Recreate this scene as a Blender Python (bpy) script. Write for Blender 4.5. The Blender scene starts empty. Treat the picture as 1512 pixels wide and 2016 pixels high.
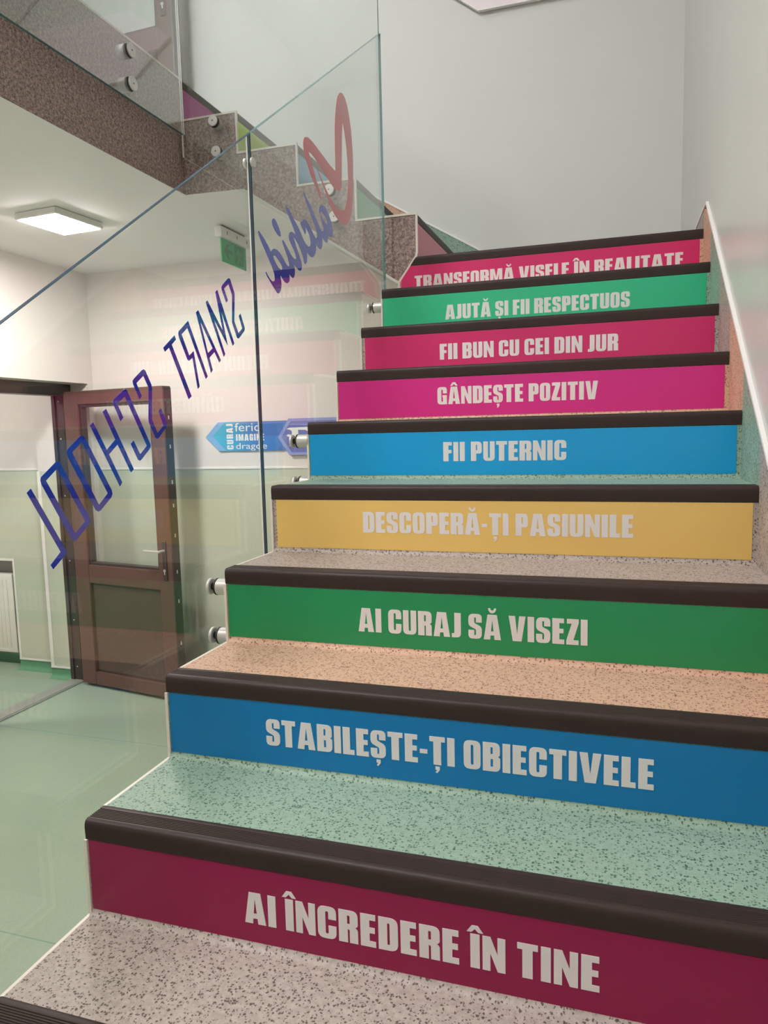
import bpy, bmesh, math, random
from mathutils import Vector, Matrix
from mathutils.geometry import tessellate_polygon
random.seed(7)
SC = bpy.context.scene
COL = SC.collection

# ------------------------------------------------------------------ camera
cam_d = bpy.data.cameras.new('camera')
cam = bpy.data.objects.new('camera', cam_d); COL.objects.link(cam)
R = Vector((0.9532793, 0.3011471, -0.0238528)); U = Vector((-0.0108760, 0.1131212, 0.9935217)); F = Vector((-0.3018944, 0.9468443, -0.1111114))
m = Matrix((R, U, -F)).transposed().to_4x4(); m.translation = Vector((0.840167, -0.708743, 0.801987))
cam.matrix_world = m
cam_d.sensor_fit = 'HORIZONTAL'; cam_d.sensor_width = 36.0; cam_d.lens = 36.0 * 1441.95 / 1512.0
cam_d.clip_start = 0.02
SC.camera = cam

# ------------------------------------------------------------------ exposure, world
SC.view_settings.view_transform = 'Standard'; SC.view_settings.look = 'None'
SC.view_settings.gamma = 1.0; SC.view_settings.use_curve_mapping = False
SC.view_settings.exposure = 0.0
SC.cycles.transparent_max_bounces = 32
SC.cycles.max_bounces = 10; SC.cycles.diffuse_bounces = 5; SC.cycles.glossy_bounces = 5
SC.cycles.sample_clamp_indirect = 4.0
W_ = bpy.data.worlds.new('world'); SC.world = W_; W_.use_nodes = True
W_.node_tree.nodes['Background'].inputs[0].default_value = (0.9, 0.95, 1.0, 1); W_.node_tree.nodes['Background'].inputs[1].default_value = 0.3
HALL_LAMP = 172.0; ADDED_ROOM_LAMP = 160.0; LANDING_LAMP = 24.0; WELL_LAMP = 155.0

# ------------------------------------------------------------------ helpers
def lin(c):
    c = c / 255.0
    return c / 12.92 if c <= 0.04045 else ((c + 0.055) / 1.055) ** 2.4
def rgb(r, g, b): return (lin(r), lin(g), lin(b), 1.0)

def tag(o, label=None, cat=None, group=None, kind=None):
    if label: o['label'] = label
    if cat: o['category'] = cat
    if group: o['group'] = group
    if kind: o['kind'] = kind
    return o

def thing(name, label, cat, loc=(0, 0, 0), group=None, kind=None):
    o = bpy.data.objects.new(name, None); COL.objects.link(o); o.location = loc
    o.empty_display_size = 0.05
    return tag(o, label, cat, group, kind)

def world_loc(o):
    v = Vector(o.location)
    while o.parent: o = o.parent; v = v + Vector(o.location)
    return v

def obj(name, bm, mat, parent=None, smooth=None):
    """link a bmesh (built in world coordinates) as one mesh object; its origin goes to its parent's"""
    me = bpy.data.meshes.new(name)
    bmesh.ops.remove_doubles(bm, verts=bm.verts, dist=1e-6)
    bmesh.ops.recalc_face_normals(bm, faces=bm.faces)
    if parent is not None:
        bmesh.ops.translate(bm, verts=bm.verts, vec=-world_loc(parent))
    bm.to_mesh(me); bm.free()
    if smooth is not None:
        me.polygons.foreach_set('use_smooth', [True] * len(me.polygons)); me.set_sharp_from_angle(angle=math.radians(smooth))
    for mm in (mat if isinstance(mat, (list, tuple)) else [mat]): me.materials.append(mm)
    o = bpy.data.objects.new(name, me); COL.objects.link(o)
    if parent is not None: o.parent = parent
    return o

def box(bm, x0, x1, y0, y1, z0, z1, bev=0.0, seg=2):
    r = bmesh.ops.create_cube(bm, size=1.0)
    vs = r['verts']
    for v in vs:
        v.co = Vector(((x0 + x1) / 2 + v.co.x * (x1 - x0), (y0 + y1) / 2 + v.co.y * (y1 - y0), (z0 + z1) / 2 + v.co.z * (z1 - z0)))
    if bev > 0:
        es = {e for v in vs for e in v.link_edges}
        bmesh.ops.bevel(bm, geom=list(es), offset=bev, segments=seg, profile=0.5, affect='EDGES')
    return bm

def bx(*a, **k): return box(bmesh.new(), *a, **k)

def cyl(bm, c, axis, r, l0, l1, n=28, bev=0.0):
    """cylinder around point c along axis index, from l0 to l1 offsets"""
    rings = [(l0, r - bev), (l0 + bev, r), (l1 - bev, r), (l1, r - bev)] if bev > 0 else [(l0, r), (l1, r)]
    a, b = [(1, 2), (2, 0), (0, 1)][axis]
    prev = None; first = None
    for l, rr in rings:
        ring = []
        for i in range(n):
            t = 2 * math.pi * i / n; p = [0, 0, 0]; p[axis] = c[axis] + l; p[a] = c[a] + rr * math.cos(t); p[b] = c[b] + rr * math.sin(t)
            ring.append(bm.verts.new(p))
        if prev:
            for i in range(n): bm.faces.new((prev[i], prev[(i + 1) % n], ring[(i + 1) % n], ring[i]))
        else: first = ring
        prev = ring
    bm.faces.new(first[::-1]); bm.faces.new(prev)
    return bm

def prism(bm, contours, fa, fb):
    """solid between two copies of a flat outline (with holes): fa, fb map 2D to 3D"""
    def clean(c):
        o = []
        for q in c:
            if not o or (abs(q[0] - o[-1][0]) + abs(q[1] - o[-1][1])) > 1e-6: o.append(q)
        if (abs(o[0][0] - o[-1][0]) + abs(o[0][1] - o[-1][1])) < 1e-6: o.pop()
        return o
    contours = [clean(c) for c in contours]
    tri = tessellate_polygon([[Vector((x, y, 0)) for x, y in c] for c in contours])
    flat = [q for c in contours for q in c]
    va = [bm.verts.new(fa(*q)) for q in flat]; vb = [bm.verts.new(fb(*q)) for q in flat]
    for t in tri:
        for vs in (va, vb):
            try: bm.faces.new([vs[i] for i in t])
            except ValueError: pass
    k = 0
    for c in contours:
        n = len(c)
        for i in range(n):
            j = (i + 1) % n
            try: bm.faces.new((va[k + i], va[k + j], vb[k + j], vb[k + i]))
            except ValueError: pass
        k += n
    return bm

def px(c, y0, y1): return prism(bmesh.new(), c, lambda a, b: (a, y0, b), lambda a, b: (a, y1, b))     # (x,z) outline along y
def py(c, x0, x1): return prism(bmesh.new(), c, lambda a, b: (x0, a, b), lambda a, b: (x1, a, b))     # (y,z) outline along x

def rounded(pts, seg=6):
    """polygon whose corners may carry a radius"""
    out = []; n = len(pts)
    for i in range(n):
        p = pts[i]; P = Vector(p[:2]); r = p[2] if len(p) > 2 else 0
        if r <= 0: out.append((P.x, P.y)); continue
        A = Vector(pts[i - 1][:2]); B = Vector(pts[(i + 1) % n][:2])
        u = (A - P); v = (B - P); r = min(r, u.length * 0.5, v.length * 0.5); u.normalize(); v.normalize()
        for s in range(seg + 1):
            t = s / seg; q0 = P + u * r; q1 = P + v * r
            q = q0 * (1 - t) ** 2 + P * 2 * t * (1 - t) + q1 * t * t
            out.append((q.x, q.y))
    return out

def ribbon(line, w, closed=False):
    """outline of constant width to one side/both sides of a polyline (mitred)"""
    P = [Vector(p) for p in line]; n = len(P); L = []; Rr = []
    for i in range(n):
        d0 = (P[i] - P[i - 1]).normalized() if i > 0 else None
        d1 = (P[i + 1] - P[i]).normalized() if i < n - 1 else None
        if d0 is None: d0 = d1
        if d1 is None: d1 = d0
        nn = Vector((-(d0.y + d1.y), d0.x + d1.x)); nn.normalize()
        c = max(0.35, nn.dot(Vector((-d0.y, d0.x))))
        L.append(P[i] + nn * (w / 2 / c)); Rr.append(P[i] - nn * (w / 2 / c))
    return [tuple(q) for q in L] + [tuple(q) for q in Rr[::-1]]

# ------------------------------------------------------------------ materials
def new_mat(name):
    m = bpy.data.materials.new(name); m.use_nodes = True
    return m, m.node_tree, m.node_tree.nodes['Principled BSDF']
def N(nt, kind, **kw):
    n = nt.nodes.new(kind)
    for k, v in kw.items(): setattr(n, k, v)
    return n
def simple(name, col, rough=0.5, metal=0.0, spec=0.5, mottle=0.04, mscale=6.0, bump=0.0, bscale=200.0):
    m, nt, b = new_mat(name)
    b.inputs['Roughness'].default_value = rough; b.inputs['Metallic'].default_value = metal; b.inputs['Specular IOR Level'].default_value = spec
    tc = N(nt, 'ShaderNodeTexCoord'); no = N(nt, 'ShaderNodeTexNoise'); no.inputs['Scale'].default_value = mscale; no.inputs['Detail'].default_value = 4
    nt.links.new(tc.outputs['Object'], no.inputs['Vector'])
    mx = N(nt, 'ShaderNodeMix', data_type='RGBA'); 
    mx.inputs['A'].default_value = tuple(c * (1 - mottle) for c in col[:3]) + (1,); mx.inputs['B'].default_value = tuple(min(1, c * (1 + mottle)) for c in col[:3]) + (1,)
    nt.links.new(no.outputs['Fac'], mx.inputs['Factor']); nt.links.new(mx.outputs['Result'], b.inputs['Base Color'])
    if bump > 0:
        n2 = N(nt, 'ShaderNodeTexNoise'); n2.inputs['Scale'].default_value = bscale; n2.inputs['Detail'].default_value = 3
        nt.links.new(tc.outputs['Object'], n2.inputs['Vector'])
        bp = N(nt, 'ShaderNodeBump'); bp.inputs['Strength'].default_value = bump; bp.inputs['Distance'].default_value = 0.002
        nt.links.new(n2.outputs['Fac'], bp.inputs['Height']); nt.links.new(bp.outputs['Normal'], b.inputs['Normal'])
    return m
def speckled(name, base, dark, light, dens=235.0, thr=0.40, rough=0.5):
    """safety vinyl: dark chips of uneven size strewn over a mottled ground"""
    m, nt, b = new_mat(name)
    b.inputs['Roughness'].default_value = rough; b.inputs['Specular IOR Level'].default_value = 0.3
    tc = N(nt, 'ShaderNodeTexCoord')
    wob = N(nt, 'ShaderNodeTexNoise'); wob.inputs['Scale'].default_value = 260; wob.inputs['Detail'].default_value = 2
    nt.links.new(tc.outputs['Object'], wob.inputs['Vector'])
    add = N(nt, 'ShaderNodeVectorMath', operation='MULTIPLY_ADD'); add.inputs[1].default_value = (0.006, 0.006, 0.006)
    nt.links.new(wob.outputs['Color'], add.inputs[0]); nt.links.new(tc.outputs['Object'], add.inputs[2])
    vo = N(nt, 'ShaderNodeTexVoronoi'); vo.inputs['Scale'].default_value = dens
    nt.links.new(add.outputs['Vector'], vo.inputs['Vector'])
    sep = N(nt, 'ShaderNodeSeparateColor'); nt.links.new(vo.outputs['Color'], sep.inputs['Color'])
    size = N(nt, 'ShaderNodeMath', operation='MULTIPLY'); size.inputs[1].default_value = thr * 1.6
    nt.links.new(sep.outputs['Red'], size.inputs[0])
    sub = N(nt, 'ShaderNodeMath', operation='SUBTRACT'); nt.links.new(size.outputs[0], sub.inputs[0]); nt.links.new(vo.outputs['Distance'], sub.inputs[1])
    mk = N(nt, 'ShaderNodeMapRange'); mk.inputs['From Min'].default_value = 0.0; mk.inputs['From Max'].default_value = 0.18
    nt.links.new(sub.outputs[0], mk.inputs['Value'])
    no = N(nt, 'ShaderNodeTexNoise'); no.inputs['Scale'].default_value = 90; no.inputs['Detail'].default_value = 5; no.inputs['Roughness'].default_value = 0.7
    nt.links.new(tc.outputs['Object'], no.inputs['Vector'])
    rmp = N(nt, 'ShaderNodeMapRange'); rmp.inputs['From Min'].default_value = 0.35; rmp.inputs['From Max'].default_value = 0.65
    nt.links.new(no.outputs['Fac'], rmp.inputs['Value'])
    g = N(nt, 'ShaderNodeMix', data_type='RGBA'); g.inputs['A'].default_value = base; g.inputs['B'].default_value = light
    nt.links.new(rmp.outputs['Result'], g.inputs['Factor'])
    f = N(nt, 'ShaderNodeMix', data_type='RGBA'); f.inputs['B'].default_value = dark
    nt.links.new(mk.outputs['Result'], f.inputs['Factor']); nt.links.new(g.outputs['Result'], f.inputs['A']); nt.links.new(f.outputs['Result'], b.inputs['Base Color'])
    return m
def glass_mat(name, tint, eta=1.42):
    """thin architectural pane: clear, mirror-like by Fresnel on both faces"""
    m = bpy.data.materials.new(name); m.use_nodes = True; nt = m.node_tree
    nt.nodes.remove(nt.nodes['Principled BSDF']); out = nt.nodes['Material Output']
    geo = N(nt, 'ShaderNodeNewGeometry'); ior = N(nt, 'ShaderNodeMapRange'); ior.inputs['To Min'].default_value = eta; ior.inputs['To Max'].default_value = 1 / eta
    nt.links.new(geo.outputs['Backfacing'], ior.inputs['Value'])
    fr = N(nt, 'ShaderNodeFresnel'); nt.links.new(ior.outputs['Result'], fr.inputs['IOR'])
    tr = N(nt, 'ShaderNodeBsdfTransparent'); tr.inputs['Color'].default_value = tint
    gl = N(nt, 'ShaderNodeBsdfGlossy'); gl.inputs['Roughness'].default_value = 0.0; gl.inputs['Color'].default_value = (1, 1, 1, 1)
    mx = N(nt, 'ShaderNodeMixShader'); nt.links.new(fr.outputs['Fac'], mx.inputs['Fac']); nt.links.new(tr.outputs[0], mx.inputs[1]); nt.links.new(gl.outputs[0], mx.inputs[2])
    nt.links.new(mx.outputs[0], out.inputs['Surface'])
    return m
def emit(name, col, strength):
    m, nt, b = new_mat(name)
    b.inputs['Base Color'].default_value = (0.8, 0.8, 0.8, 1); b.inputs['Emission Color'].default_value = col; b.inputs['Emission Strength'].default_value = strength
    return m

M = {}
M['white'] = simple('white_wall_paint', (0.76, 0.715, 0.69, 1), 0.45, mottle=0.02, mscale=2)
M['gloss'] = simple('glossy_oil_paint', (0.635, 0.64, 0.60, 1), 0.3, mottle=0.03, mscale=1.5, bump=0.03, bscale=9)
M['satin'] = simple('satin_wall_paint', (0.68, 0.685, 0.655, 1), 0.5, mottle=0.03, mscale=1.5)
M['soffit'] = simple('white_soffit_paint', (0.86, 0.85, 0.84, 1), 0.7, mottle=0.02, mscale=2)
M['ceil'] = simple('ceiling_paint', (0.74, 0.74, 0.70, 1), 0.7, mottle=0.02, mscale=2)
M['dado'] = simple('green_dado_paint', rgb(196, 202, 185), 0.35, mottle=0.02, mscale=2)
M['trimw'] = simple('white_trim_plastic', (0.86, 0.83, 0.81, 1), 0.4)
M['cream'] = simple('cream_edge_strip', (0.74, 0.68, 0.60, 1), 0.4)
M['nosing'] = simple('dark_brown_nosing_rubber', rgb(54, 42, 39), 0.45, spec=0.22, mottle=0.12, mscale=40)
M['steel'] = simple('brushed_steel', (0.64, 0.62, 0.59, 1), 0.35, metal=0.5, mottle=0.03, mscale=60)
M['black'] = simple('black_rubber', (0.012, 0.012, 0.012, 1), 0.5)
M['brown'] = speckled('brown_speckled_vinyl', rgb(102, 85, 82), rgb(42, 32, 31), rgb(182, 160, 152), dens=340, thr=0.36, rough=0.55)
VIN = {'grey': speckled('grey_speckled_vinyl', rgb(160, 148, 140), rgb(92, 80, 72), rgb(182, 169, 161)),
       'green': speckled('green_speckled_vinyl', rgb(136, 160, 142), rgb(70, 100, 84), rgb(152, 175, 158)),
       'peach': speckled('peach_speckled_vinyl', rgb(198, 158, 134), rgb(132, 94, 78), rgb(212, 176, 152))}
M['wood'] = simple('brown_door_profile', rgb(96, 68, 62), 0.35, mottle=0.15, mscale=9)
M['panel'] = simple('dark_door_panel', rgb(84, 66, 60), 0.4, mottle=0.12, mscale=14)
M['frame'] = simple('dark_door_frame', rgb(62, 52, 52), 0.4, mottle=0.08)
M['radiator'] = simple('white_radiator_enamel', (0.80, 0.78, 0.72, 1), 0.3)
M['letters'] = simple('pale_grey_lettering_film', (0.74, 0.70, 0.69, 1), 0.4)
M['blue_film'] = simple('blue_lettering_film', rgb(16, 48, 186), 0.25, mottle=0.03)
M['red_film'] = simple('red_lettering_film', rgb(206, 24, 68), 0.25, mottle=0.03)
M['glass'] = glass_mat('clear_glass', (0.975, 0.99, 0.983, 1))
M['glass_up'] = glass_mat('clear_upper_glass', (0.97, 0.985, 0.98, 1), 1.75)
M['glass_land'] = glass_mat('clear_landing_glass', (0.97, 0.985, 0.98, 1), 2.3)
M['edge'] = simple('green_glass_edge', rgb(70, 118, 118), 0.1, mottle=0.1, mscale=8)
M['edge_blue'] = simple('blue_glass_edge', rgb(62, 86, 102), 0.1, mottle=0.1, mscale=8)
M['edge_dark'] = simple('dark_glass_edge', rgb(36, 60, 74), 0.08, mottle=0.1, mscale=8)
M['lamp'] = emit('lit_lamp_diffuser', (1.0, 0.925, 0.87, 1), HALL_LAMP)
M['lamp_added_room'] = emit('added_room_lamp_diffuser', (1.0, 0.925, 0.87, 1), ADDED_ROOM_LAMP)
M['lamp_landing'] = emit('lit_landing_lamp_diffuser', (1.0, 0.975, 1.0, 1), LANDING_LAMP)
M['lamp_well'] = emit('lit_stairwell_lamp_diffuser', (1.0, 0.975, 1.0, 1), WELL_LAMP)
M['lampbody'] = simple('white_lamp_housing', (0.75, 0.74, 0.70, 1), 0.4)
M['exit'] = simple('green_sign_plate', rgb(28, 158, 98), 0.4, mottle=0.02)
M['exitdark'] = simple('dark_green_pictogram', rgb(16, 122, 74), 0.4, mottle=0.02)
M['metal_strip'] = simple('grey_threshold_metal', (0.36, 0.37, 0.33, 1), 0.4, metal=0.3)
M['signwhite'] = simple('white_sign_print', (0.82, 0.82, 0.82, 1), 0.4)
M['pink'] = simple('pale_pink_board', rgb(240, 226, 232), 0.4, mottle=0.01)
# green hall flooring with welded seams
m, nt, b = new_mat('green_floor_vinyl'); b.inputs['Roughness'].default_value = 0.4
tc = N(nt, 'ShaderNodeTexCoord'); no = N(nt, 'ShaderNodeTexNoise'); no.inputs['Scale'].default_value = 160; no.inputs['Detail'].default_value = 5; no.inputs['Roughness'].default_value = 0.8
no2 = N(nt, 'ShaderNodeTexNoise'); no2.inputs['Scale'].default_value = 2.5; no2.inputs['Detail'].default_value = 3
sx = N(nt, 'ShaderNodeSeparateXYZ'); nt.links.new(tc.outputs['Object'], sx.inputs[0])
for q in (no, no2): nt.links.new(tc.outputs['Object'], q.inputs['Vector'])
mixn = N(nt, 'ShaderNodeMath', operation='MULTIPLY_ADD'); mixn.inputs[1].default_value = 0.5; nt.links.new(no2.outputs['Fac'], mixn.inputs[0]); nt.links.new(no.outputs['Fac'], mixn.inputs[2])
mr = N(nt, 'ShaderNodeMapRange'); mr.inputs['From Min'].default_value = 0.45; mr.inputs['From Max'].default_value = 1.05; nt.links.new(mixn.outputs[0], mr.inputs['Value'])
c1 = N(nt, 'ShaderNodeMix', data_type='RGBA'); c1.inputs['A'].default_value = rgb(140, 160, 138); c1.inputs['B'].default_value = rgb(162, 178, 158); nt.links.new(mr.outputs['Result'], c1.inputs['Factor'])
ad = N(nt, 'ShaderNodeMath', operation='ADD'); ad.inputs[1].default_value = 0.345 + 7.0; nt.links.new(sx.outputs['Y'], ad.inputs[0])
mo = N(nt, 'ShaderNodeMath', operation='MODULO'); mo.inputs[1].default_value = 1.4; nt.links.new(ad.outputs[0], mo.inputs[0])
lt = N(nt, 'ShaderNodeMath', operation='LESS_THAN'); lt.inputs[1].default_value = 0.005; nt.links.new(mo.outputs[0], lt.inputs[0])
c2 = N(nt, 'ShaderNodeMix', data_type='RGBA'); c2.inputs['B'].default_value = rgb(112, 150, 126); nt.links.new(lt.outputs[0], c2.inputs['Factor']); nt.links.new(c1.outputs['Result'], c2.inputs['A']); nt.links.new(c2.outputs['Result'], b.inputs['Base Color'])
M['floor'] = m
M['cove'] = simple('green_cove_skirting', rgb(96, 152, 118), 0.4, mottle=0.08, mscale=20)
def film(name, r, g, b_): return simple(name, rgb(r, g, b_), 0.3, mottle=0.02, mscale=3)
SMART = [[[(0.618, 0.9809), (0.661, 1.0108), (0.6658, 1.0028), (0.6491, 0.9904), (0.7148, 0.8858), (0.7028, 0.8788), (0.6392, 0.9832), (0.623, 0.9735)]], [[(0.7163, 1.0479), (0.786, 0.933), (0.7776, 0.9271), (0.7125, 1.0326), (0.688, 1.016), (0.7139, 0.9734), (0.7323, 0.9849), (0.7497, 0.9088), (0.7416, 0.9028), (0.7263, 0.9703), (0.7165, 0.9639), (0.7111, 0.9622), (0.7063, 0.9641), (0.6781, 1.0083), (0.6761, 1.0156), (0.6785, 1.0216)]], [[(0.7503, 1.0707), (0.7598, 1.0766), (0.8486, 0.9747), (0.8411, 0.9685), (0.8214, 0.9911), (0.798, 0.9763), (0.8093, 0.9485), (0.8013, 0.9424)], [(0.7661, 1.0538), (0.8142, 0.9991), (0.7923, 0.9857)]], [[(0.7936, 1.0995), (0.8011, 1.1044), (0.8641, 1.0442), (0.8387, 1.1297), (0.8474, 1.1356), (0.9167, 1.0202), (0.9088, 1.0143), (0.8608, 1.0891), (0.8838, 1.0125), (0.8252, 1.0669), (0.8703, 0.9907), (0.8632, 0.9837)]], [[(0.8862, 1.1127), (0.8689, 1.1389), (0.8675, 1.1449), (0.8714, 1.1505), (0.8987, 1.17), (0.9048, 1.1728), (0.9104, 1.1714), (0.9291, 1.142), (0.9289, 1.1333), (0.9219, 1.0748), (0.9395, 1.0473), (0.9611, 1.0616), (0.9459, 1.0896), (0.9548, 1.0967), (0.9738, 1.0639), (0.9723, 1.0578), (0.944, 1.0369), (0.9376, 1.0344), (0.9317, 1.0362), (0.911, 1.0691), (0.9171, 1.1343), (0.902, 1.1586), (0.8792, 1.1442), (0.8948, 1.1191)]]]
SCHOOL = [[[(0.5287, 0.8731), (0.5111, 0.9019), (0.5103, 0.9076), (0.5138, 0.9115), (0.5408, 0.9297), (0.5469, 0.9323), (0.5521, 0.9305), (0.5699, 0.9032), (0.5714, 0.8962), (0.5646, 0.8343), (0.581, 0.807), (0.6036, 0.8221), (0.5888, 0.8512), (0.5983, 0.857), (0.6158, 0.8266), (0.6157, 0.8209), (0.5848, 0.7974), (0.5789, 0.7952), (0.5735, 0.7976), (0.5543, 0.8287), (0.5536, 0.8353), (0.5601, 0.8973), (0.5452, 0.9198), (0.5213, 0.904), (0.5359, 0.88)]], [[(0.4665, 0.8305), (0.4482, 0.8631), (0.4483, 0.8677), (0.4513, 0.8708), (0.4814, 0.8894), (0.4865, 0.891), (0.4912, 0.8883), (0.5546, 0.7857), (0.5551, 0.7813), (0.5528, 0.7769), (0.5228, 0.7556), (0.5173, 0.7537), (0.5122, 0.7561), (0.4926, 0.7873), (0.5021, 0.7932), (0.5199, 0.766), (0.5433, 0.7822), (0.4834, 0.8771), (0.4597, 0.8629), (0.4749, 0.8373)]], [[(0.3812, 0.8225), (0.39, 0.8281), (0.4217, 0.7779), (0.4478, 0.7964), (0.4177, 0.8473), (0.4272, 0.8527), (0.497, 0.7385), (0.4881, 0.7327), (0.4533, 0.7872), (0.4271, 0.7696), (0.4598, 0.7154), (0.4524, 0.7086)]], [[(0.3191, 0.7759), (0.3205, 0.7816), (0.3249, 0.7849), (0.3526, 0.803), (0.3589, 0.8058), (0.3646, 0.8028), (0.4279, 0.704), (0.4294, 0.6963), (0.4256, 0.6903), (0.3943, 0.6697), (0.3885, 0.6679), (0.3816, 0.6711), (0.3208, 0.7689)], [(0.3315, 0.7766), (0.3577, 0.794), (0.4168, 0.6987), (0.3907, 0.68)]], [[(0.2543, 0.7342), (0.2555, 0.7386), (0.2596, 0.7416), (0.2914, 0.7622), (0.2955, 0.7634), (0.3008, 0.7612), (0.3627, 0.6611), (0.3646, 0.6542), (0.3614, 0.6485), (0.3271, 0.6256), (0.3211, 0.6245), (0.3156, 0.6279), (0.2559, 0.7275)], [(0.2662, 0.7328), (0.2934, 0.7513), (0.3515, 0.6552), (0.3249, 0.6372)]], [[(0.2233, 0.7165), (0.2323, 0.7226), (0.2994, 0.6134), (0.3021, 0.6083), (0.2985, 0.6048), (0.2677, 0.5854), (0.2626, 0.5932), (0.2875, 0.6113)]]]
SWOOSH = [[[(1.7132, 1.922), (1.7386, 1.9282), (1.7597, 1.9222), (1.7803, 1.9047), (1.7965, 1.8765), (1.8122, 1.8377), (1.8226, 1.7787), (1.8246, 1.7289), (1.8181, 1.6509), (1.8124, 1.6111), (1.7969, 1.5637), (1.7749, 1.5301), (1.7506, 1.5089), (1.7238, 1.4977), (1.6945, 1.4936), (1.6665, 1.4976), (1.6326, 1.5058), (1.6003, 1.521), (1.5755, 1.5376), (1.5514, 1.5563), (1.528, 1.5769), (1.5047, 1.5924), (1.4877, 1.6062), (1.5024, 1.6007), (1.5228, 1.5889), (1.5466, 1.5744), (1.5711, 1.562), (1.6026, 1.5475), (1.6354, 1.5376), (1.6662, 1.5351), (1.6982, 1.538), (1.7168, 1.5444), (1.7326, 1.559), (1.7496, 1.586), (1.7616, 1.6218), (1.7687, 1.6612), (1.7676, 1.7106), (1.762, 1.7581), (1.7492, 1.7978), (1.7401, 1.8189), (1.7291, 1.8342), (1.7226, 1.8077), (1.7163, 1.7668), (1.7113, 1.7167), (1.7071, 1.6669), (1.7039, 1.6294), (1.6973, 1.6105), (1.6858, 1.6011), (1.6608, 1.5938), (1.6332, 1.5917), (1.607, 1.5981), (1.5687, 1.6087), (1.5317, 1.6189), (1.4956, 1.6277), (1.4664, 1.6347), (1.4434, 1.6381), (1.425, 1.6373), (1.4336, 1.625), (1.4493, 1.6061), (1.468, 1.5856), (1.4842, 1.566), (1.5009, 1.5485), (1.5118, 1.5335), (1.5214, 1.5226), (1.5049, 1.5248), (1.488, 1.5403), (1.4652, 1.5537), (1.4376, 1.5717), (1.4166, 1.5935), (1.3985, 1.6113), (1.3889, 1.6273), (1.3855, 1.6453), (1.389, 1.6592), (1.3981, 1.6683), (1.4097, 1.6739), (1.4297, 1.6778), (1.4585, 1.677), (1.4935, 1.6715), (1.5295, 1.6657), (1.5668, 1.6598), (1.5986, 1.6539), (1.6249, 1.6518), (1.6485, 1.651), (1.6504, 1.6966), (1.651, 1.7441), (1.6531, 1.7919), (1.6584, 1.822), (1.6682, 1.8563), (1.6785, 1.8815), (1.6907, 1.9029)]]]
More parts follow.
